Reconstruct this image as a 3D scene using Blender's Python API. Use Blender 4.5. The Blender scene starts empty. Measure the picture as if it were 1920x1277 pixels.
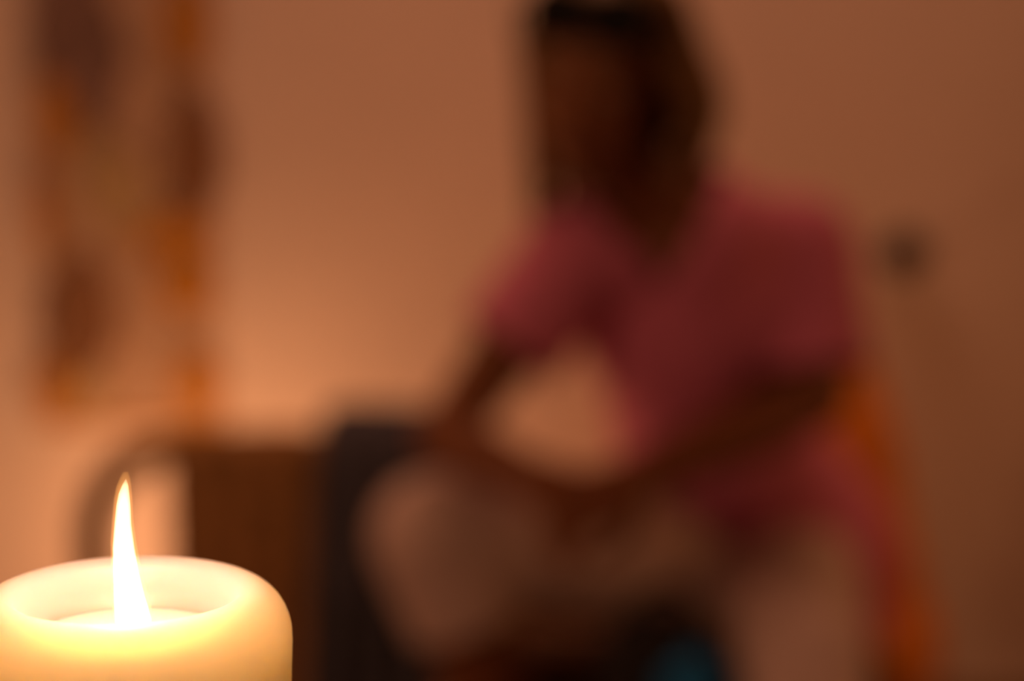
import bpy, bmesh, math, random
from mathutils import Vector, Matrix, Euler, noise
random.seed(7)
sc = bpy.context.scene
C = sc.collection
R = math.radians

# ------------------------------------------------------------------ camera, light, exposure
CAM = Vector((0.0, 0.0, 1.08)); PITCH = R(9.5); FPX = 50 / 23.6 * 1920
cd = bpy.data.cameras.new('camera'); cam = bpy.data.objects.new('camera', cd); C.objects.link(cam)
cd.lens = 50; cd.sensor_width = 23.6; cd.clip_start = 0.01
cam.location = CAM; cam.rotation_euler = (R(90) - PITCH, 0, 0)
cd.dof.use_dof = True; cd.dof.focus_distance = 0.455; cd.dof.aperture_fstop = 3.5
sc.camera = cam
sc.view_settings.view_transform = 'Standard'; sc.view_settings.look = 'None'
sc.view_settings.gamma = 1; sc.view_settings.exposure = 0.0; sc.view_settings.use_curve_mapping = False
sc.cycles.use_denoising = True
sc.cycles.max_bounces = 8

w = bpy.data.worlds.new('world'); sc.world = w; w.use_nodes = True
w.node_tree.nodes['Background'].inputs[0].default_value = (1.0, 0.55, 0.32, 1)
w.node_tree.nodes['Background'].inputs[1].default_value = 0.0

def area(name, loc, size, power, col, look=None):
    l = bpy.data.lights.new(name, 'AREA'); l.shape = 'DISK'; l.size = size; l.energy = power; l.color = col
    o = bpy.data.objects.new(name, l); C.objects.link(o); o.location = loc
    if look is not None:
        o.rotation_euler = (Vector(look) - Vector(loc)).to_track_quat('-Z', 'Y').to_euler()
    return o
area('ceiling_lamp_light', (0.05, 3.05, 2.36), 0.4, 6.4, (1.0, 0.40, 0.21))          # dim ceiling lamp over the seats
area('left_fill_light', (-1.35, 0.9, 1.3), 0.4, 6.2, (1.0, 0.41, 0.19), (0.2, 3.0, 0.6))  # unseen fill added at the left to brighten the person
area('right_fill_light', (1.5, 2.7, 0.75), 0.2, 1.3, (1.0, 0.36, 0.10), (0.5, 2.9, 0.4))       # low fill added at the right to brighten bean bag edge and wall
LAMP = (1.0, 0.42, 0.17)

def P(px, py, d):
    """the point in the room at distance d along the floor that stands at a given place of the view"""
    v = Vector((0, math.cos(PITCH), -math.sin(PITCH))) + Vector(((px - 960) / FPX, 0, 0)) \
        + Vector((0, math.sin(PITCH), math.cos(PITCH))) * ((638.5 - py) / FPX)
    return CAM + v * (d / v.y)

# ------------------------------------------------------------------ materials
def mat(name, col, rough=0.7, var=0.12, scale=25.0, bump=0.15, bscale=None, **kw):
    m = bpy.data.materials.new(name); m.use_nodes = True
    nt = m.node_tree; b = nt.nodes['Principled BSDF']
    b.inputs['Roughness'].default_value = rough
    tc = nt.nodes.new('ShaderNodeTexCoord')
    n = nt.nodes.new('ShaderNodeTexNoise'); n.inputs['Scale'].default_value = scale; n.inputs['Detail'].default_value = 5
    nt.links.new(tc.outputs['Object'], n.inputs['Vector'])
    r = nt.nodes.new('ShaderNodeValToRGB')
    r.color_ramp.elements[0].position = 0.3; r.color_ramp.elements[1].position = 0.7
    r.color_ramp.elements[0].color = tuple(c * (1 - var) for c in col) + (1,)
    r.color_ramp.elements[1].color = tuple(min(1, c * (1 + var)) for c in col) + (1,)
    nt.links.new(n.outputs['Fac'], r.inputs['Fac']); nt.links.new(r.outputs['Color'], b.inputs['Base Color'])
    if bump:
        n2 = nt.nodes.new('ShaderNodeTexNoise'); n2.inputs['Scale'].default_value = bscale or scale * 8
        nt.links.new(tc.outputs['Object'], n2.inputs['Vector'])
        bp = nt.nodes.new('ShaderNodeBump'); bp.inputs['Strength'].default_value = bump; bp.inputs['Distance'].default_value = 0.002
        nt.links.new(n2.outputs['Fac'], bp.inputs['Height']); nt.links.new(bp.outputs['Normal'], b.inputs['Normal'])
    for k, v in kw.items():
        b.inputs[k].default_value = v
    return m

M = {}
M['wall'] = mat('wall_plaster', (0.80, 0.72, 0.68), 0.9, 0.04, 3, 0.2, 60)
M['ceiling'] = mat('ceiling_plaster', (0.80, 0.74, 0.68), 0.9, 0.03, 3, 0.1, 60)
M['floor'] = mat('floor_wood', (0.16, 0.09, 0.05), 0.5, 0.25, 6)
M['skin'] = mat('skin', (0.26, 0.10, 0.04), 0.55, 0.06, 12, 0.05, 200)
M['lip'] = mat('lip_skin', (0.12, 0.03, 0.022), 0.45, 0.05, 30, 0)
M['eye'] = mat('eye_white', (0.6, 0.55, 0.5), 0.2, 0.02, 20, 0)
M['iris'] = mat('iris', (0.05, 0.03, 0.02), 0.15, 0.1, 200, 0)
M['hair'] = mat('dark_blond_hair', (0.20, 0.105, 0.03), 0.5, 0.35, 60, 0.3, 300)
M['shirt'] = mat('pink_cotton', (0.78, 0.24, 0.46), 0.85, 0.08, 15, 0.3, 500)
M['shorts'] = mat('pale_cotton', (0.78, 0.66, 0.66), 0.85, 0.06, 15, 0.3, 500)
M['bench'] = mat('dark_brown_cloth', (0.13, 0.065, 0.035), 0.9, 0.2, 20, 0.4, 300)
M['beanbag'] = mat('orange_canvas', (0.86, 0.31, 0.03), 0.8, 0.1, 10, 0.3, 400)
M['black'] = mat('black_plastic', (0.004, 0.004, 0.005), 0.25, 0.1, 30, 0)
M['lens'] = mat('dark_lens', (0.003, 0.003, 0.004), 0.3, 0.1, 30, 0, **{'Specular IOR Level': 0.2})
M['rattan'] = mat('bent_rattan', (0.32, 0.15, 0.006), 0.5, 0.25, 40, 0.3)
M['brown'] = mat('brown_wool', (0.44, 0.25, 0.10), 0.95, 0.25, 30, 0.6, 300)
M['navy'] = mat('navy_wool', (0.09, 0.10, 0.145), 0.95, 0.3, 20, 0.6, 300)
M['pack'] = mat('black_nylon', (0.012, 0.013, 0.018), 0.6, 0.2, 30, 0.3, 500)
M['teal'] = mat('teal_nylon', (0.002, 0.27, 0.80), 0.6, 0.1, 30, 0.3, 500)
M['linen'] = mat('hanging_linen', (0.88, 0.72, 0.58), 0.9, 0.06, 20, 0.3, 400)
M['leaf_dark'] = mat('felt_grey_brown', (0.22, 0.15, 0.14), 0.9, 0.35, 30, 0.4, 200)
M['leaf_brown'] = mat('felt_brown', (0.24, 0.13, 0.07), 0.9, 0.25, 30, 0.4, 200)
M['leaf_ochre'] = mat('felt_ochre', (0.52, 0.25, 0.03), 0.9, 0.2, 30, 0.4, 200)
M['leaf_green'] = mat('felt_sage', (0.48, 0.38, 0.22), 0.9, 0.2, 30, 0.4, 200)
M['metal'] = mat('dark_iron', (0.016, 0.013, 0.011), 0.7, 0.2, 40, 0.1)
M['table'] = mat('table_wood', (0.22, 0.12, 0.06), 0.45, 0.25, 8, 0.1)
M['wick'] = mat('charred_wick', (0.02, 0.015, 0.01), 0.9, 0.3, 200, 0)
M['wax'] = mat('cream_wax', (0.97, 0.80, 0.56), 0.45, 0.02, 20, 0.05, 90)
b = M['wax'].node_tree.nodes['Principled BSDF']
b.inputs['Subsurface Weight'].default_value = 1.0
b.inputs['Subsurface Radius'].default_value = (1.0, 0.78, 0.42)
b.inputs['Subsurface Scale'].default_value = 0.12
M['melt'] = mat('melted_wax', (0.97, 0.91, 0.78), 0.06, 0.02, 20, 0)
b = M['melt'].node_tree.nodes['Principled BSDF']
b.inputs['Subsurface Weight'].default_value = 1.0
b.inputs['Subsurface Radius'].default_value = (1.0, 0.8, 0.5)
b.inputs['Subsurface Scale'].default_value = 0.012

def flame_mat(name, col, strength):
    m = bpy.data.materials.new(name); m.use_nodes = True
    nt = m.node_tree; nt.nodes.remove(nt.nodes['Principled BSDF'])
    e = nt.nodes.new('ShaderNodeEmission'); e.inputs['Color'].default_value = col + (1,); e.inputs['Strength'].default_value = strength
    nt.links.new(e.outputs[0], nt.nodes['Material Output'].inputs['Volume'])
    return m
M['flame_core'] = flame_mat('flame_core', (1.0, 0.74, 0.42), 900)
M['flame_mantle'] = flame_mat('flame_mantle', (1.0, 0.42, 0.10), 160)

# ------------------------------------------------------------------ helpers
def link(name, me, m=None, parent=None, smooth=True):
    o = bpy.data.objects.new(name, me); C.objects.link(o)
    if m is not None:
        me.materials.append(m)
    if smooth:
        me.polygons.foreach_set('use_smooth', [True] * len(me.polygons))
    if parent is not None:
        o.parent = parent
        o.matrix_parent_inverse = Matrix.Translation(-parent.location) if parent.type == 'EMPTY' else parent.matrix_world.inverted()
    return o
def obj(name, bm, m=None, parent=None, smooth=True):
    bmesh.ops.recalc_face_normals(bm, faces=bm.faces[:])
    me = bpy.data.meshes.new(name); bm.to_mesh(me); bm.free()
    return link(name, me, m, parent, smooth)
def tag(o, label=None, cat=None, group=None, kind=None):
    if label: o['label'] = label
    if cat: o['category'] = cat
    if group: o['group'] = group
    if kind: o['kind'] = kind
    return o
def thing(name, loc, label, cat, group=None):
    o = bpy.data.objects.new(name, None); C.objects.link(o); o.location = loc; o.empty_display_size = 0.05
    return tag(o, label, cat, group)
def box(bm, lo, hi, bev=0.0):
    lo, hi = Vector(lo), Vector(hi)
    g = bmesh.ops.create_cube(bm, size=1, matrix=Matrix.Translation((lo + hi) / 2) @ Matrix.Diagonal(((hi - lo).x, (hi - lo).y, (hi - lo).z, 1)))
    if bev:
        es = list({e for v in g['verts'] for e in v.link_edges})
        bmesh.ops.bevel(bm, geom=es, offset=bev, segments=3, affect='EDGES')
def ell(bm, c, r, rot=None, seg=20):
    mx = Matrix.Translation(c) @ (rot.to_4x4() if rot is not None else Matrix.Identity(4)) @ Matrix.Diagonal((r[0], r[1], r[2], 1))
    bmesh.ops.create_uvsphere(bm, u_segments=seg, v_segments=max(8, seg // 2 + 2), radius=1, matrix=mx)
def rings(bm, rows, close=True):
    """skin a list of vertex rings"""
    vs = [[bm.verts.new(p) for p in row] for row in rows]
    for a, b2 in zip(vs, vs[1:]):
        n = len(a)
        for i in range(n):
            bm.faces.new((a[i], a[(i + 1) % n], b2[(i + 1) % n], b2[i]))
    if close:
        bm.faces.new(vs[0][::-1]); bm.faces.new(vs[-1])
def tube(bm, pts, rad, seg=12, capround=True, flat=1.0):
    """tapered tube along points, rounded ends; a capsule if two points are given"""
    pts = [Vector(p) for p in pts]
    if not hasattr(rad, '__len__'):
        rad = [rad] * len(pts)
    rows = []
    nrm = None
    N = len(pts)
    for i, p in enumerate(pts):
        t = (pts[min(i + 1, N - 1)] - pts[max(i - 1, 0)]).normalized()
        if nrm is None:
            nrm = t.orthogonal().normalized()
        nrm = (nrm - t * nrm.dot(t)).normalized(); bn = t.cross(nrm)
        def ring(c, r):
            return [c + (nrm * math.cos(a) + bn * math.sin(a) * flat) * r for a in (2 * math.pi * k / seg for k in range(seg))]
        if i == 0 and capround:
            for a in (80, 55, 28):
                rows.append(ring(p - t * rad[0] * math.sin(R(a)), rad[0] * math.cos(R(a))))
        rows.append(ring(p, rad[i]))
        if i == N - 1 and capround:
            for a in (28, 55, 80):
                rows.append(ring(p + t * rad[i] * math.sin(R(a)), rad[i] * math.cos(R(a))))
    rings(bm, rows)
def lathe(bm, prof, c=(0, 0, 0), seg=64):
    c = Vector(c)
    rings(bm, [[c + Vector((r * math.cos(2 * math.pi * k / seg), r * math.sin(2 * math.pi * k / seg), z)) for k in range(seg)] for r, z in prof])
def curve(pts, n=8):
    """smooth path through points (Catmull-Rom)"""
    pts = [Vector(p) for p in pts]; out = []
    for i in range(len(pts) - 1):
        p0, p1, p2, p3 = pts[max(i - 1, 0)], pts[i], pts[i + 1], pts[min(i + 2, len(pts) - 1)]
        for k in range(n):
            t = k / n
            out.append(0.5 * ((2 * p1) + (p2 - p0) * t + (2 * p0 - 5 * p1 + 4 * p2 - p3) * t * t + (3 * p1 - p0 - 3 * p2 + p3) * t ** 3))
    out.append(pts[-1]); return out
def fuse(bm, voxel, smooth=6, factor=0.5):
    """one continuous skin over overlapping closed shapes; returns a mesh"""
    bmesh.ops.recalc_face_normals(bm, faces=bm.faces[:])
    me = bpy.data.meshes.new('fuse'); bm.to_mesh(me); bm.free()
    o = bpy.data.objects.new('fuse', me); C.objects.link(o)
    r = o.modifiers.new('r', 'REMESH'); r.mode = 'VOXEL'; r.voxel_size = voxel
    s = o.modifiers.new('s', 'SMOOTH'); s.iterations = smooth; s.factor = factor
    dg = bpy.context.evaluated_depsgraph_get(); dg.update()
    out = bpy.data.meshes.new_from_object(o.evaluated_get(dg))
    bpy.data.objects.remove(o); bpy.data.meshes.remove(me)
    return out
def trim_shell(me, drop, thick=0.004):
    """cut the faces for which drop(center, normal) holds and give the rest a thickness"""
    bm = bmesh.new(); bm.from_mesh(me); bm.normal_update()
    bmesh.ops.delete(bm, geom=[f for f in bm.faces if drop(f.calc_center_median(), f.normal)], context='FACES')
    bmesh.ops.delete(bm, geom=[v for v in bm.verts if not v.link_faces], context='VERTS')
    for _ in range(6):   # even out the cut edges
        upd = {}
        for v in bm.verts:
            if v.is_boundary:
                nb = [e.other_vert(v).co for e in v.link_edges if e.is_boundary]
                if len(nb) == 2: upd[v] = v.co * 0.4 + (nb[0] + nb[1]) * 0.3
        for v, c in upd.items(): v.co = c
    bm.normal_update()
    n0 = {v: v.co - v.normal * thick for v in bm.verts}
    bmesh.ops.solidify(bm, geom=bm.faces[:], thickness=thick)
    bm.to_mesh(me); bm.free()
    return me

# ------------------------------------------------------------------ the room
WY = 3.6
FZ = -0.13          # the floor; heights in this script are measured from a low step above it
def slab(name, lo, hi, m):
    bm = bmesh.new(); box(bm, lo, hi); return tag(obj(name, bm, m, None, False), kind='structure')
slab('floor', (-1.8, -1.4, FZ - 0.1), (2.0, WY, FZ), M['floor'])
slab('ceiling', (-1.8, -1.4, 2.4), (2.0, WY, 2.5), M['ceiling'])
slab('wall_back', (-1.9, WY, FZ - 0.1), (2.1, WY + 0.1, 2.5), M['wall'])
slab('wall_left', (-1.9, -1.4, FZ - 0.1), (-1.8, WY, 2.5), M['wall'])
slab('wall_right', (2.0, -1.4, FZ - 0.1), (2.1, WY, 2.5), M['wall'])
slab('wall_front', (-1.9, -1.5, FZ - 0.1), (2.1, -1.4, 2.5), M['wall'])

# ------------------------------------------------------------------ candles
def candle(loc, r, h, label, group, power, col, s=1.0):
    x, y, z0 = loc
    t = thing('pillar_candle', loc, label, 'candle')
    top = z0 + h
    ri = r * 0.685
    # wax body: straight side, rounded shoulder, rim falling into a bowl round the wick
    prof = [(r * 0.96, z0), (r * 0.985, z0 + 0.003), (r * 0.985, z0 + h * 0.5), (r * 0.99, top - 0.022 * s), (r * 1.0, top - 0.0125 * s)]
    for a in range(10, 91, 10):
        prof.append((r - 0.0092 * s * (1 - math.cos(R(a))) * 1.0, top - 0.0112 * s + 0.0112 * s * math.sin(R(a))))
    prof += [(ri + 0.0003, top - 0.0008 * s), (ri - 0.0006, top - 0.0022 * s), (ri - 0.0016 * s, top - 0.006 * s), (ri - 0.0032 * s, top - 0.0098 * s),
             (ri - 0.007 * s, top - 0.0125 * s), (ri * 0.4, top - 0.0135 * s), (0.0012, top - 0.0138 * s)]
    bm = bmesh.new(); lathe(bm, prof, (x, y, 0), 96); obj('wax', bm, M['wax'], t)
    bm = bmesh.new()
    lathe(bm, [(ri - 0.006 * s, top - 0.0122 * s), (ri - 0.0026 * s, top - 0.0102 * s), (ri - 0.0030 * s, top - 0.0101 * s), (0.002, top - 0.0102 * s)], (x, y, 0), 64)
    tag(obj('melted_wax', bm, M['melt'], t), 'pool of clear melted wax')
    bm = bmesh.new()
    tube(bm, curve([(x + 0.001 * s, y, top - 0.0135 * s), (x + 0.001 * s, y, top - 0.009 * s), (x + 0.0012 * s, y, top - 0.0075 * s), (x + 0.0013 * s, y, top - 0.006 * s)], 4), 0.0009 * s, 8)
    tag(obj('wick', bm, M['wick'], t), 'charred wick')
    # flame: heights and half widths measured over the wick; it leans a little
    fl = [(-0.0092, 0.0012, 0.0012), (-0.0085, 0.0034, 0.0013), (-0.0060, 0.0041, 0.00125), (-0.0030, 0.0038, 0.0009), (-0.0005, 0.00345, 0.00055), (0.0049, 0.0029, 0.0),
          (0.0101, 0.0025, -0.00035), (0.0151, 0.0020, -0.00035), (0.0195, 0.0017, -0.0001), (0.0220, 0.00135, 0.0001), (0.0238, 0.0009, 0.0004), (0.0252, 0.0003, 0.0006)]
    def flame(name, k, dz, m, lab):
        bm = bmesh.new()
        rows = [[Vector((x + cx * s + (hw * s + k) * math.cos(q), y + (hw * s * 0.9 + k) * math.sin(q), top + dz + zz * s)) for q in (2 * math.pi * i / 32 for i in range(32))]
                for zz, hw, cx in fl]
        rings(bm, rows); return tag(obj(name, bm, m, t), lab)
    flame('flame', -0.0002, -0.0011, M['flame_core'], 'white hot flame')
    flame('flame_edge', 0.0003, 0.0004, M['flame_mantle'], 'orange outer edge of the flame')
    l = bpy.data.lights.new('flame_light', 'POINT'); l.energy = power; l.color = col; l.shadow_soft_size = 0.004 * s
    o = bpy.data.objects.new('flame_light', l); C.objects.link(o); o.location = (x - 0.0005 * s, y, top + 0.019 * s)
    return t

TOPZ = 0.951
candle((-0.0825, 0.449, 0.78), 0.0352, TOPZ - 0.78, 'thick cream pillar candle burning in sharp focus in the foreground', None, 0.19, (1.0, 0.45, 0.23))
cb = P(330, 1160, 3.22)
candle((cb.x, cb.y, FZ), 0.03, cb.z - 0.01 - FZ, 'plain cream pillar candle burning unseen on the floor behind the hoop chair', None, 7.0, LAMP)  # unseen candle put in for the glow on the lower left wall

# table under the front candle
t = thing('side_table', (-0.1, 0.42, FZ), 'small square wooden table holding the front pillar candle', 'table')
bm = bmesh.new(); box(bm, (-0.34, 0.22, 0.755), (0.14, 0.64, 0.78), 0.006); obj('table_top', bm, M['table'], t)
bm = bmesh.new()
for a in ((-0.31, 0.25, -0.295, 0.61), (0.095, 0.25, 0.11, 0.61), (-0.31, 0.25, 0.11, 0.265), (-0.31, 0.595, 0.11, 0.61)):
    box(bm, (a[0], a[1], 0.69), (a[2], a[3], 0.756))
obj('apron', bm, M['table'], t, False)
for lx in (-0.30, 0.10):
    for ly in (0.26, 0.60):
        bm = bmesh.new(); tube(bm, [(lx, ly, FZ), (lx, ly, 0.756)], [0.013, 0.02], 12, False); obj('leg', bm, M['table'], t)

# ------------------------------------------------------------------ wall hanging with leaf patches
def on_wall(px, py, off=0.0):
    return P(px, py, WY - off)
a, b2 = on_wall(62, 0), on_wall(415, 790)
t = thing('wall_hanging', ((a.x + b2.x) / 2, WY - 0.01, b2.z), 'long narrow linen wall hanging with dark and ochre leaf patches', 'wall hanging')
bm = bmesh.new()
nx, nz = 24, 90
ztop = 1.62
g = [[bm.verts.new((a.x + (b2.x - a.x) * i / nx, WY - 0.012 + 0.004 * math.sin(i * 0.7 + k * 0.05) - 0.002 * math.sin(k * 0.3), b2.z + (ztop - b2.z) * k / nz)) for i in range(nx + 1)] for k in range(nz + 1)]
for k in range(nz):
    for i in range(nx):
        bm.faces.new((g[k][i], g[k][i + 1], g[k + 1][i + 1], g[k + 1][i]))
bmesh.ops.solidify(bm, geom=bm.faces[:], thickness=0.002)
cloth = obj('cloth', bm, M['linen'], t)
bm = bmesh.new(); tube(bm, [(a.x - 0.03, WY - 0.012, ztop), (b2.x + 0.03, WY - 0.012, ztop)], 0.009, 12); obj('hanging_rod', bm, M['metal'], t)
bm = bmesh.new(); tube(bm, [(a.x - 0.005, WY - 0.012, b2.z), (b2.x + 0.005, WY - 0.012, b2.z)], 0.006, 12); obj('bottom_rod', bm, M['leaf_ochre'], t)
NP = [0]
def patch(px, py, wpx, hpx, ang, m, lab):
    """a leaf cut from felt with a pointed tip and a raised vein"""
    NP[0] += 1; c = on_wall(px, py, 0.0200 + 0.0008 * NP[0]); k = (WY / math.cos(PITCH)) / FPX
    W, H = wpx * k / 2, hpx * k / 2
    bm = bmesh.new(); n = 14
    pts = []
    for i in range(n + 1):
        v = i / n; pts.append((W * math.sin(math.pi * v ** 0.8) ** 0.75 * (1 + 0.06 * math.sin(v * 25)), -H + 2 * H * v))
    outl = [(x, z) for x, z in pts] + [(-x, z) for x, z in pts[-2:0:-1]]
    ca, sa = math.cos(R(ang)), math.sin(R(ang))
    tr = lambda x, z, y: Vector((c.x + x * ca - z * sa, c.y + y, c.z + x * sa + z * ca))
    lo = [bm.verts.new(tr(x, z, 0.0016)) for x, z in outl]; hi = [bm.verts.new(tr(x * 0.97, z * 0.97, 0)) for x, z in outl]
    bm.faces.new(hi)
    bm.faces.new(lo[::-1])
    for i in range(len(lo)):
        j = (i + 1) % len(lo); bm.faces.new((lo[i], lo[j], hi[j], hi[i]))
    tube(bm, [tr(0, -H * 0.95, 0), tr(W * 0.06, 0, -0.002), tr(0, H * 0.85, 0)], 0.0015, 6)
    return tag(obj('leaf_patch', bm, m, t, False), lab)
patch(140, 62, 175, 330, 8, M['leaf_dark'], 'large grey brown leaf patch')
patch(362, 285, 112, 250, 0, M['leaf_brown'], 'dark brown leaf patch')
patch(150, 588, 140, 250, -6, M['leaf_brown'], 'dark brown leaf patch')
patch(212, 340, 130, 200, 20, M['leaf_green'], 'sage grey leaf patch')
patch(100, 215, 75, 160, 5, M['leaf_ochre'], 'ochre leaf patch')
patch(325, 440, 160, 75, 5, M['leaf_ochre'], 'ochre leaf patch')
patch(350, 530, 110, 120, -20, M['leaf_ochre'], 'ochre leaf patch')
patch(350, 35, 90, 190, 0, M['leaf_ochre'], 'ochre leaf patch')
patch(103, 735, 70, 130, 5, M['leaf_ochre'], 'ochre leaf patch')
patch(170, 735, 70, 90, -30, M['leaf_green'], 'sage grey leaf patch')
patch(370, 720, 90, 130, 0, M['leaf_ochre'], 'ochre leaf patch')
patch(85, 400, 40, 180, 0, M['leaf_ochre'], 'ochre leaf patch')

# ------------------------------------------------------------------ dark wall hook
c = on_wall(1692, 474)
t = thing('wall_hook', (c.x, WY, c.z), 'small dark round hook alone on the plain wall', 'hook')
rot = Matrix.Rotation(R(90), 4, 'X')
bm = bmesh.new(); lathe(bm, [(0.034, 0), (0.037, 0.005), (0.032, 0.012), (0.014, 0.015)], (0, 0, 0), 32)
bmesh.ops.transform(bm, matrix=Matrix.Translation((c.x, WY, c.z)) @ rot, verts=bm.verts[:]); obj('back_plate', bm, M['metal'], t)
bm = bmesh.new(); tube(bm, curve([(c.x, WY - 0.008, c.z), (c.x, WY - 0.035, c.z - 0.004), (c.x, WY - 0.055, c.z + 0.012)], 6), [0.011] * 10 + [0.014, 0.018, 0.02], 12)
obj('peg', bm, M['metal'], t)

# ------------------------------------------------------------------ hoop chair with the two throws
CY = 2.75
xl, xr, zt = P(172, 950, CY).x, P(795, 950, CY).x, P(500, 838, CY).z
t = thing('hoop_chair', ((xl + xr) / 2, CY - 0.15, FZ), 'low rattan chair with a round-cornered open hoop back', 'chair')
rc = 0.12
path = [(xl, CY, 0.16), (xl, CY, zt - rc)]
path += [(xl + rc - rc * math.cos(R(q)), CY, zt - rc + rc * math.sin(R(q))) for q in range(10, 91, 10)]
path += [(xr - rc + rc * math.sin(R(q)), CY, zt - rc + rc * math.cos(R(q))) for q in range(0, 91, 10)]
path += [(xr, CY, 0.16)]
bm = bmesh.new(); tube(bm, path, 0.024, 14); obj('hoop', bm, M['rattan'], t)  # left part stays open: lit wall behind it stands in for flame halo
for i in range(3):
    xx = xl + (xr - xl) * (0.62 + 0.12 * i)
    bm = bmesh.new(); tube(bm, [(xx, CY, 0.17), (xx, CY, zt)], 0.008, 8); obj('spindle', bm, M['rattan'], t)
bm = bmesh.new(); box(bm, (xl - 0.01, CY - 0.02, 0.15), (xr + 0.01, CY + 0.33, 0.185), 0.012); obj('seat', bm, M['rattan'], t)
bm = bmesh.new(); box(bm, (xl + 0.03, CY + 0.055, 0.186), (xr - 0.03, CY + 0.31, 0.222), 0.016); obj('seat_cushion', bm, M['brown'], t)
for lx in (xl + 0.01, xr - 0.01):
    for ly in (CY + 0.01, CY + 0.30):
        bm = bmesh.new(); tube(bm, [(lx, ly, FZ), (lx, ly, 0.16)], [0.013, 0.018], 12, False); obj('leg', bm, M['rattan'], t)

def throw(name, xa, xb, zf, zb, top, thick, spread, m, label, cat, folds, amp, off):
    """cloth hung over the hoop: front drop, bend over the top, back drop; folds run down it"""
    bm = bmesh.new(); n = 40; prof = []
    r0 = 0.030 + off
    for k in range(16): prof.append((-r0, zf + (top - r0 - zf) * k / 16))
    for q in range(0, 181, 18): prof.append((-r0 * math.cos(R(q)), top - r0 + r0 * math.sin(R(q))))
    for k in range(1, 13): prof.append((r0, top - r0 - (top - r0 - zb) * k / 12))
    g = []
    for (dy, z) in prof:
        f = max(0.0, (top - r0 - z) / (top - r0 - zf)) if dy <= 0 else max(0.0, (top - r0 - z) / max(0.01, top - r0 - zb)) * 0.6
        row = []
        for i in range(n + 1):
            u = i / n
            x = xa - spread * f + (xb - xa + spread * f) * u
            wv = math.sin(u * folds * 2 * math.pi + f * 1.3) * amp * (0.35 + f)
            nz = noise.noise((x * 7, z * 7, off * 90)) * 0.012
            row.append(bm.verts.new((x, CY + dy + (wv + nz) * (1 if dy < 0 else 0.5) - (0.012 * f if dy < 0 else -0.01 * f), z + nz * 0.9 - 0.012 * (2 * u - 1) ** 4)))
        g.append(row)
    for r1, r2 in zip(g, g[1:]):
        for i in range(n): bm.faces.new((r1[i], r1[i + 1], r2[i + 1], r2[i]))
    bmesh.ops.recalc_face_normals(bm, faces=bm.faces[:])
    bmesh.ops.solidify(bm, geom=bm.faces[:], thickness=thick)
    return tag(obj(name, bm, m), label, cat)
throw('brown_blanket', P(322, 900, CY).x, P(600, 900, CY).x, -0.03, 0.25, zt + 0.028, 0.005, 0.0, M['brown'], 'plain brown blanket hung over the middle of the hoop chair back', 'blanket', 4, 0.008, 0.0)
throw('navy_throw', P(608, 900, CY).x, P(828, 900, CY).x, -0.10, 0.26, zt + 0.060, 0.012, 0.04, M['navy'], 'thick dark navy throw bunched over the corner of the hoop chair', 'throw', 4, 0.010, 0.032)

# ------------------------------------------------------------------ low bench
t = thing('bench', (0.2, 2.86, FZ), 'low dark brown cloth bench that the person sits on', 'bench')
bm = bmesh.new(); box(bm, (-0.085, 2.70, 0.10), (0.50, 3.03, 0.204), 0.03); obj('seat_cushion', bm, M['bench'], t)
bm = bmesh.new(); box(bm, (-0.075, 2.71, -0.06), (0.49, 3.02, 0.102), 0.012); obj('base', bm, M['bench'], t)
for lx in (-0.04, 0.455):
    for ly in (2.745, 2.985):
        bm = bmesh.new(); tube(bm, [(lx, ly, FZ), (lx, ly, -0.055)], [0.014, 0.02], 12, False); obj('leg', bm, M['table'], t)

# ------------------------------------------------------------------ backpack between the feet
c = P(1240, 1277, 2.52)
t = thing('backpack', (c.x, 2.5, FZ), 'dark backpack with a teal front pocket standing between the person\'s legs', 'backpack')
bm = bmesh.new(); box(bm, (c.x - 0.08, 2.45, FZ), (c.x + 0.075, 2.56, P(1258, 1150, 2.5).z), 0.035)
me = fuse(bm, 0.008, 8); link('bag_body', me, M['pack'], t)
zp = P(1310, 1215, 2.43).z
bm = bmesh.new(); box(bm, (c.x - 0.01, 2.40, 0.0), (c.x + 0.075, 2.462, zp), 0.025)
me = fuse(bm, 0.006, 6); pk = tag(link('front_pocket', me, M['teal'], t), 'teal front pocket')
bm = bmesh.new(); tube(bm, [(c.x + 0.005, 2.402, zp - 0.03), (c.x + 0.062, 2.402, zp - 0.03)], 0.003, 6); obj('zipper', bm, M['pack'], pk)
zt2 = P(1258, 1150, 2.5).z
bm = bmesh.new(); tube(bm, curve([(c.x - 0.035, 2.505, zt2 - 0.012), (c.x - 0.025, 2.505, zt2 + 0.02), (c.x + 0.025, 2.505, zt2 + 0.02), (c.x + 0.035, 2.505, zt2 - 0.012)], 6), 0.006, 8); obj('handle', bm, M['pack'], t)
for s in (-1, 1):
    bm = bmesh.new(); tube(bm, curve([(c.x + s * 0.05, 2.555, zt2 - 0.03), (c.x + s * 0.055, 2.59, zt2 - 0.12), (c.x + s * 0.06, 2.556, 0.06)], 8), 0.01, 8); obj('shoulder_strap', bm, M['pack'], t)

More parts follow.
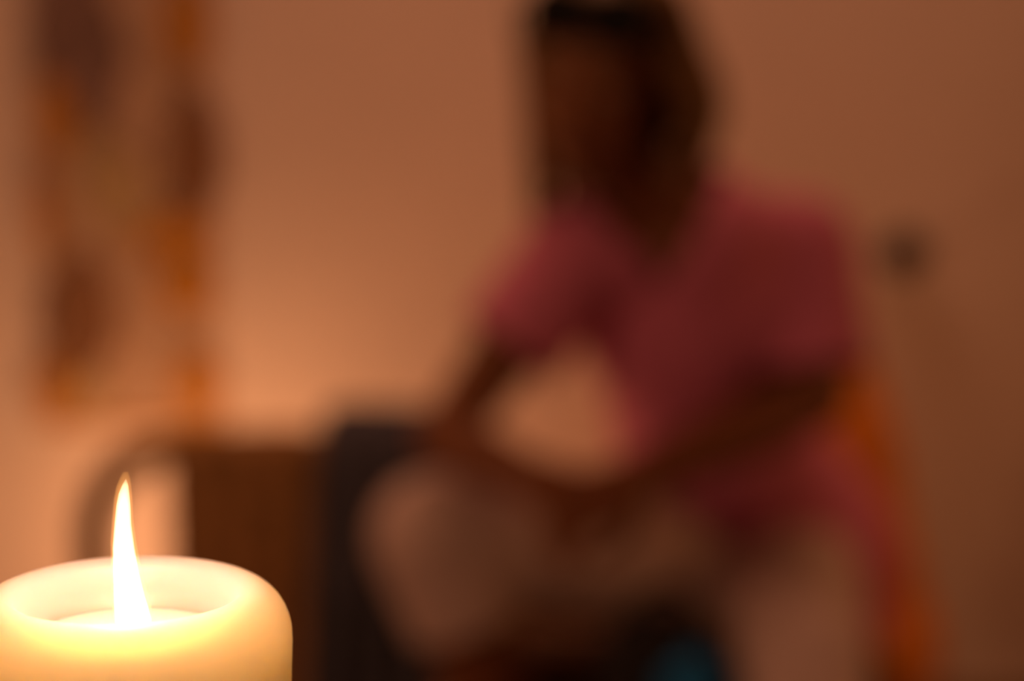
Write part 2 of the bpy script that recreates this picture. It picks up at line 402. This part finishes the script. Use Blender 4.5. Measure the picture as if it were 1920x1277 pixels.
# ------------------------------------------------------------------ the seated person
J = dict(pelvis=P(1445, 1015, 2.84), waist=P(1320, 800, 2.78), chest=P(1305, 600, 2.70), upper=P(1292, 470, 2.65), neck=P(1240, 385, 2.61),
         r_sho=P(1085, 470, 2.60), r_elb=P(830, 820, 2.53), r_wri=P(1005, 898, 2.43), r_hand=P(1065, 925, 2.41),
         l_sho=P(1500, 462, 2.68), l_elb=P(1535, 745, 2.62), l_wri=P(1185, 900, 2.48), l_hand=P(1110, 925, 2.43),
         r_hip=P(1330, 1040, 2.80), r_knee=P(812, 1002, 2.56), r_ank=Vector((0.06, 2.62, FZ + 0.085)),
         l_hip=P(1465, 1060, 2.80), l_knee=P(1512, 1255, 2.46), l_ank=Vector((0.34, 2.15, FZ + 0.085)))
SEAT = 0.205
def press(me, z):
    """flesh and cloth lie flat where they rest on the bench"""
    for v in me.vertices:
        if v.co.z < z and v.co.x > -0.12 and v.co.z > SEAT - 0.09 and v.co.y > 2.62:
            f = min(1.0, (v.co.y - 2.62) / 0.08); v.co.z += (z - v.co.z) * f
HEAD = P(1124, 142, 2.52)
HR = (Euler((R(10), 0, 0)).to_matrix())
HR = Matrix.Rotation(R(7), 3, 'Y') @ Matrix.Rotation(R(-18), 3, 'Z') @ Matrix.Rotation(R(10), 3, 'X')
def H(x, y, z): return HEAD + HR @ Vector((x, y, z))
bm = bmesh.new()
# trunk
tube(bm, [J['pelvis'], J['waist'], J['chest'], J['upper']], [0.115, 0.10, 0.115, 0.095], 24)
ell(bm, J['chest'] + Vector((0, -0.02, 0.02)), (0.14, 0.10, 0.13))
for s, k in ((-1, 'r_sho'), (1, 'l_sho')):
    tube(bm, [J['upper'], J[k]], [0.07, 0.052], 16)
tube(bm, [J['upper'] + Vector((0, 0.01, 0.02)), J['neck'], H(0, 0.02, -0.05)], [0.062, 0.05, 0.05], 20)
# arms
tube(bm, [J['r_sho'], J['r_sho'].lerp(J['r_elb'], 0.45), J['r_elb']], [0.05, 0.044, 0.034], 18)
tube(bm, [J['r_elb'], J['r_elb'].lerp(J['r_wri'], 0.35), J['r_wri']], [0.034, 0.037, 0.024], 18)
tube(bm, [J['l_sho'], J['l_sho'].lerp(J['l_elb'], 0.45), J['l_elb']], [0.052, 0.048, 0.038], 18)
tube(bm, [J['l_elb'], J['l_elb'].lerp(J['l_wri'], 0.35), J['l_wri']], [0.038, 0.043, 0.026], 18)
# legs and feet
tube(bm, [J['r_hip'], J['r_hip'].lerp(J['r_knee'], 0.5), J['r_knee']], [0.088, 0.083, 0.058], 22)
tube(bm, [J['r_knee'], J['r_knee'].lerp(J['r_ank'], 0.32), J['r_ank']], [0.055, 0.056, 0.034], 20)
tube(bm, [J['l_hip'], J['l_hip'].lerp(J['l_knee'], 0.5), J['l_knee']], [0.088, 0.078, 0.060], 22)
tube(bm, [J['l_knee'], J['l_knee'].lerp(J['l_ank'], 0.32), J['l_ank']], [0.056, 0.056, 0.034], 20)
def foot(ank, d):
    d = Vector(d).normalized(); s = d.cross(Vector((0, 0, 1)))
    fl = Vector((ank.x, ank.y, FZ))
    tube(bm, [ank, fl - d * 0.035 + Vector((0, 0, 0.032))], [0.034, 0.032], 14)
    tube(bm, [ank - Vector((0, 0, 0.02)), fl + d * 0.12 + Vector((0, 0, 0.028))], [0.034, 0.026], 14)
    tube(bm, [fl - d * 0.03 + Vector((0, 0, 0.028)), fl + d * 0.12 + Vector((0, 0, 0.022))], [0.028, 0.022], 14)
    for i in range(5):
        o = (i - 2) * 0.017
        tube(bm, [fl + d * 0.11 + s * o + Vector((0, 0, 0.018)), fl + d * (0.165 - abs(i - 1) * 0.007) + s * o * 1.1 + Vector((0, 0, 0.011))], [0.012, 0.009], 10)
foot(J['r_ank'], (-0.15, -1, 0)); foot(J['l_ank'], (0.25, -1, 0))
# hands: palm, four fingers of three joints, thumb leaving the side of the palm
def hand(wri, dirn, palm, curl, thumb_side):
    d = dirn.normalized(); n = (palm - d * palm.dot(d)).normalized(); s = d.cross(n) * thumb_side
    kn = wri + d * 0.082
    for i in range(4):
        o = s * (0.031 - 0.0205 * i)
        tube(bm, [wri + o * 0.55, kn + o], [0.017, 0.0125], 12)
    tube(bm, [wri - d * 0.01, wri + d * 0.03], [0.024, 0.022], 12)
    L = ((0.040, 0.025, 0.020), (0.044, 0.028, 0.021), (0.041, 0.026, 0.020), (0.032, 0.020, 0.018))
    for i in range(4):
        p = kn + s * (0.031 - 0.0205 * i); a = 0.0
        for j in range(3):
            a += R(curl[j] + 4 * i)
            q = p + (d * math.cos(a) + n * math.sin(a)) * L[i][j]
            tube(bm, [p, q], [0.0095 - 0.0008 * j, 0.0088 - 0.0009 * j], 10); p = q
    p = wri + d * 0.022 + s * 0.024
    q = p + (d * 0.6 + s * 0.62 + n * 0.45).normalized() * 0.042; tube(bm, [p, q], [0.0145, 0.0115], 10)
    r2 = q + (d * 0.85 + s * 0.1 + n * 0.5).normalized() * 0.032; tube(bm, [q, r2], [0.011, 0.0095], 10)
    tube(bm, [r2, r2 + (d * 0.9 - s * 0.25 + n * 0.4).normalized() * 0.024], [0.0098, 0.008], 10)
hand(J['r_wri'], J['r_hand'] - J['r_wri'], Vector((0.2, -0.6, 0.8)), (28, 38, 25), 1)
hand(J['l_wri'], J['l_hand'] - J['l_wri'] + Vector((0, 0, -0.004)), Vector((0, 0.55, -0.75)), (30, 42, 28), 1)
# head
def he(c, r): ell(bm, H(*c), r, HR, 20)
he((0, 0.015, 0.032), (0.074, 0.092, 0.080)); he((0, -0.033, -0.02), (0.060, 0.055, 0.090)); he((0, -0.043, -0.072), (0.047, 0.045, 0.040))
he((0, -0.080, -0.101), (0.019, 0.016, 0.014))
for s in (-1, 1):
    he((s * 0.031, -0.052, -0.030), (0.027, 0.027, 0.028)); he((s * 0.030, -0.0735, 0.0078), (0.0145, 0.0115, 0.0075)); he((s * 0.030, -0.0725, -0.0085), (0.0135, 0.0105, 0.006)); he((s * 0.0745, 0.012, -0.010), (0.011, 0.020, 0.032)); he((s * 0.0095, -0.098, -0.036), (0.009, 0.009, 0.008))
tube(bm, [H(-0.042, -0.072, 0.022), H(-0.02, -0.080, 0.024), H(0, -0.080, 0.020), H(0.02, -0.080, 0.024), H(0.042, -0.072, 0.022)], [0.006, 0.009, 0.009, 0.009, 0.006], 10)
tube(bm, [H(0, -0.078, -0.066), H(0, -0.070, -0.098)], [0.022, 0.020], 14)
tube(bm, [H(0, -0.082, 0.012), H(0, -0.094, -0.012), H(0, -0.106, -0.033)], [0.007, 0.0075, 0.0095], 10)
tube(bm, [H(-0.024, -0.086, -0.0655), H(0, -0.0985, -0.0635), H(0.024, -0.086, -0.0655)], [0.0035, 0.0048, 0.0035], 8)
tube(bm, [H(-0.021, -0.086, -0.070), H(0, -0.0965, -0.0735), H(0.021, -0.086, -0.070)], [0.0035, 0.0056, 0.0035], 8)
me = fuse(bm, 0.0036, 5)
inv = HR.inverted()
for v in me.vertices:          # eye sockets pressed in
    l = inv @ (v.co - HEAD)
    if abs(l.x) < 0.07 and -0.13 < l.y < -0.04 and abs(l.z) < 0.04:
        for s in (-1, 1):
            q = ((l.x - s * 0.031) / 0.016) ** 2 + ((l.z - 0.001) / 0.010) ** 2
            v.co += HR @ Vector((0, 0.004 * math.exp(-q), 0))
for v in me.vertices:
    if v.co.z < FZ + 0.0015: v.co.z = FZ
press(me, SEAT + 0.006)
me.materials.append(M['skin']); me.materials.append(M['lip'])
for p in me.polygons:
    l = inv @ (p.center - HEAD)
    if l.y < -0.088 and abs(l.x) < 0.022 and -0.079 < l.z < -0.059: p.material_index = 1
body = link('person', me)
tag(body, 'seated person in a loose pink top and pale trousers leaning forward with clasped hands', 'person')
body.location = (0, 0, 0)
for s in (-1, 1):
    bm = bmesh.new(); ell(bm, H(s * 0.030, -0.0690, 0.0003), (0.0118, 0.0118, 0.0118), None, 16); e = obj('eye', bm, M['eye'], body)
    bm = bmesh.new(); ell(bm, H(s * 0.030, -0.0776, -0.0005), (0.0056, 0.0038, 0.0056), HR, 14); obj('iris', bm, M['iris'], e)
    bm = bmesh.new(); tube(bm, [H(s * 0.013, -0.0875, 0.026), H(s * 0.030, -0.0855, 0.031), H(s * 0.048, -0.073, 0.026)], [0.003, 0.0032, 0.0018], 8); obj('eyebrow', bm, M['hair'], body)

# hair: a cap and many tapering locks to chin length
bm = bmesh.new()
ell(bm, H(0, 0.028, 0.044), (0.084, 0.094, 0.083), HR, 28)
rnd = random.Random(3)
for layer in range(3):
    for k in range(34):
        q = -118 + 236 * (k + rnd.random() * 0.8) / 34          # angle round the back of the head, 0 = straight back
        sx, cy = math.sin(R(q)), math.cos(R(q))
        wide = 1.0 + (0.22 if q > 25 else 0.0) * min(1, abs(q) / 60) + 0.05 * layer
        rx, ry = (0.082 if q > 0 else 0.076) * wide, 0.098
        end = -0.075 - 0.04 * rnd.random() - (0.072 if q < -8 else 0)
        p0 = (rnd.uniform(-0.01, 0.01), 0.02 + 0.03 * cy, 0.118 + 0.006 * layer)
        p1 = (sx * rx * (0.62 if sx > 0 else 0.72), 0.02 + cy * ry * 0.7, 0.102)
        p2 = (sx * rx * (0.90 if sx > 0 else 1.02), 0.02 + cy * ry, 0.045)
        p3 = (sx * rx * (1.24 if sx > 0 else 1.0), 0.022 + cy * ry * 1.02, -0.025)
        p4 = (sx * rx * (1.12 if sx > 0 else 0.80) + rnd.uniform(-0.008, 0.008), 0.02 + cy * ry * 0.95, end)
        cpts = curve([H(*p0), H(*p1), H(*p2), H(*p3), H(*p4)], 5)
        n = len(cpts)
        tube(bm, cpts, [0.0085 + 0.005 * math.sin(math.pi * i / (n - 1)) - (0.006 * max(0, i / (n - 1) - 0.7) / 0.3) for i in range(n)], 7)
hair = obj('hair', bm, M['hair'], body)
tag(hair, 'dark blond hair falling longer on one side')

# pink top
bm = bmesh.new()
tube(bm, [J['pelvis'] + Vector((0.03, 0.0, -0.02)), J['waist'], J['chest'], J['upper']], [0.142, 0.122, 0.135, 0.112], 28)
ell(bm, J['chest'] + Vector((0, -0.025, 0.02)), (0.160, 0.118, 0.145))
for k in ('r_sho', 'l_sho'):
    tube(bm, [J['upper'], J[k]], [0.088, 0.068], 20)
rs, ls = J['r_sho'].lerp(J['r_elb'], 0.52), J['l_sho'].lerp(J['l_elb'], 0.82)
tube(bm, [J['r_sho'], J['r_sho'].lerp(J['r_elb'], 0.62)], [0.066, 0.068], 20)
tube(bm, [J['l_sho'], J['l_sho'].lerp(J['l_elb'], 0.92)], [0.070, 0.074], 20)
tube(bm, [J['pelvis'], P(1555, 1040, 2.86), P(1610, 1190, 2.84)], [0.13, 0.085, 0.05], 20)
tube(bm, [J['upper'], J['neck']], [0.075, 0.062], 20)
me = fuse(bm, 0.007, 8)
for v in me.vertices:          # soft folds
    f = noise.noise(Vector((v.co.x * 16 + v.co.z * 6, v.co.y * 14, v.co.z * 5)))
    v.co += v.normal * 0.006 * f
ra, la = (J['r_elb'] - J['r_sho']).normalized(), (J['l_elb'] - J['l_sho']).normalized()
va, vb, vc = P(1158, 360, 2.56), P(1345, 300, 2.60), P(1236, 540, 2.56)
hemn = (J['pelvis'] - J['waist']).normalized()
nk = (H(0, 0.02, -0.05) - J['neck']).normalized()
def drop(c, n):
    if (c - J['r_sho']).dot(ra) > (rs - J['r_sho']).length and (c - J['r_elb']).length < 0.22 and c.x < 0.045: return True
    if (c - J['l_sho']).dot(la) > (ls - J['l_sho']).length and (c - J['l_elb']).length < 0.10: return True
    if c.z < J['pelvis'].z - 0.085 - max(0, min(0.13, (c.x - P(1480, 1000, 2.8).x) * 1.2)): return True
    if (c - J['neck']).dot(nk) > 0.012 and (c - J['neck']).length < 0.088: return True
    if c.y < J['upper'].y - 0.02 and n.y < 0.3:      # V neck
        t = (c.z - vc.z) / (va.z - vc.z)
        if 0 < t < 1.6 and vc.x + (va.x - vc.x) * t < c.x < vc.x + (vb.x - vc.x) * t: return True
    return False
press(me, SEAT + 0.0035)
top = link('shirt', trim_shell(me, drop), M['shirt'], body)
tag(top, 'loose pink short sleeved top with a deep V neck')
# pale knee length trousers
bm = bmesh.new()
tube(bm, [J['pelvis'] + Vector((0, 0, 0.03)), J['pelvis'] - Vector((0, 0, 0.005))], [0.115, 0.12], 24)
for a in 'rl':
    h, k, n = J[a + '_hip'], J[a + '_knee'], J[a + '_ank']
    tube(bm, [h, h.lerp(k, 0.5), k], [0.104, 0.102 if a == 'r' else 0.09, 0.077], 24)
    tube(bm, [k, k.lerp(n, 0.35)], [0.076, 0.074], 24)
me = fuse(bm, 0.007, 8)
for v in me.vertices:
    v.co += v.normal * 0.005 * noise.noise(Vector((v.co.x * 14, v.co.y * 14, v.co.z * 9)))
press(me, SEAT + 0.003)
def drop2(c, n):
    for a in 'rl':
        k, e = J[a + '_knee'], J[a + '_ank']
        q = (c - k).dot((e - k).normalized())
        lat = ((c - k) - (e - k).normalized() * q).length
        if q > (e - k).length * 0.24 and lat < 0.088 and (c - k.lerp(e, 0.35)).length < 0.16: return True
    return c.z > J['pelvis'].z + 0.10 and (c - J['pelvis']).length < 0.25
sh = link('trousers', trim_shell(me, drop2), M['shorts'], body)
tag(sh, 'pale knee length trousers')

# ------------------------------------------------------------------ orange bean bag
bm = bmesh.new()
bx = 0.43
ell(bm, (bx, 3.27, 0.055), (0.24, 0.215, 0.195), None, 32)
tube(bm, [(0.44, 3.28, 0.18), (0.44, 3.30, 0.38), (0.45, 3.31, 0.57)], [0.20, 0.155, 0.085], 28)
me = fuse(bm, 0.012, 10)
for v in me.vertices:
    v.co += v.normal * 0.008 * noise.noise(v.co * 9)
    if v.co.z < FZ + 0.004: v.co.z = FZ
bag = link('bean_bag', me, M['beanbag'])
tag(bag, 'orange teardrop bean bag standing behind the seated person', 'bean bag')
for q in (200, 270, 340):      # raised seams running up the bag
    pts = []
    for k in range(14):
        z = FZ + 0.02 + 0.026 * k
        d = Vector((math.cos(R(q)), math.sin(R(q)), 0))
        hit = None
        rr = bag.ray_cast(Vector((bx, 3.27, z)) + d * 0.9, -d)
        if rr[0]: pts.append(rr[1] - d * 0.0005)
    if len(pts) > 3:
        bm = bmesh.new(); tube(bm, pts, 0.003, 6); obj('seam', bm, M['beanbag'], bag)

# ------------------------------------------------------------------ sunglasses pushed up on the hair
G = HEAD + HR @ Vector((0, -0.054, 0.073))
GR = HR @ Matrix.Rotation(R(-28), 3, 'X')
def g(x, y, z): return G + GR @ Vector((x, y, z))
t = thing('sunglasses', G, 'black sunglasses pushed up on the person\'s hair', 'sunglasses')
for s in (-1, 1):
    bm = bmesh.new()
    rows = []
    for dy, k in ((-0.021, 0.80), (-0.024, 0.97), (-0.0215, 1.0), (-0.0185, 0.97)):
        rows.append([g(s * 0.0355 + 0.0345 * k * math.copysign(abs(math.cos(a)) ** 0.75, math.cos(a)), dy + 0.004 * abs(math.cos(a)), 0.034 * k * math.copysign(abs(math.sin(a)) ** 0.75, math.sin(a))) for a in (2 * math.pi * i / 28 for i in range(28))])
    rings(bm, rows); obj('lens', bm, M['lens'], t)
    bm = bmesh.new(); pts = rows[2]; tube(bm, pts + pts[:1], 0.0032, 8); obj('rim', bm, M['black'], t)
    bm = bmesh.new(); tube(bm, curve([g(s * 0.064, -0.017, 0.010), g(s * 0.092, 0.005, 0.006), g(s * 0.102, 0.07, -0.012), g(s * 0.098, 0.12, -0.045)], 6), 0.0035, 8); obj('temple', bm, M['black'], t)
bm = bmesh.new(); tube(bm, curve([g(-0.006, -0.020, 0.008), g(0, -0.023, 0.011), g(0.006, -0.020, 0.008)], 4), 0.003, 8); obj('bridge', bm, M['black'], t)
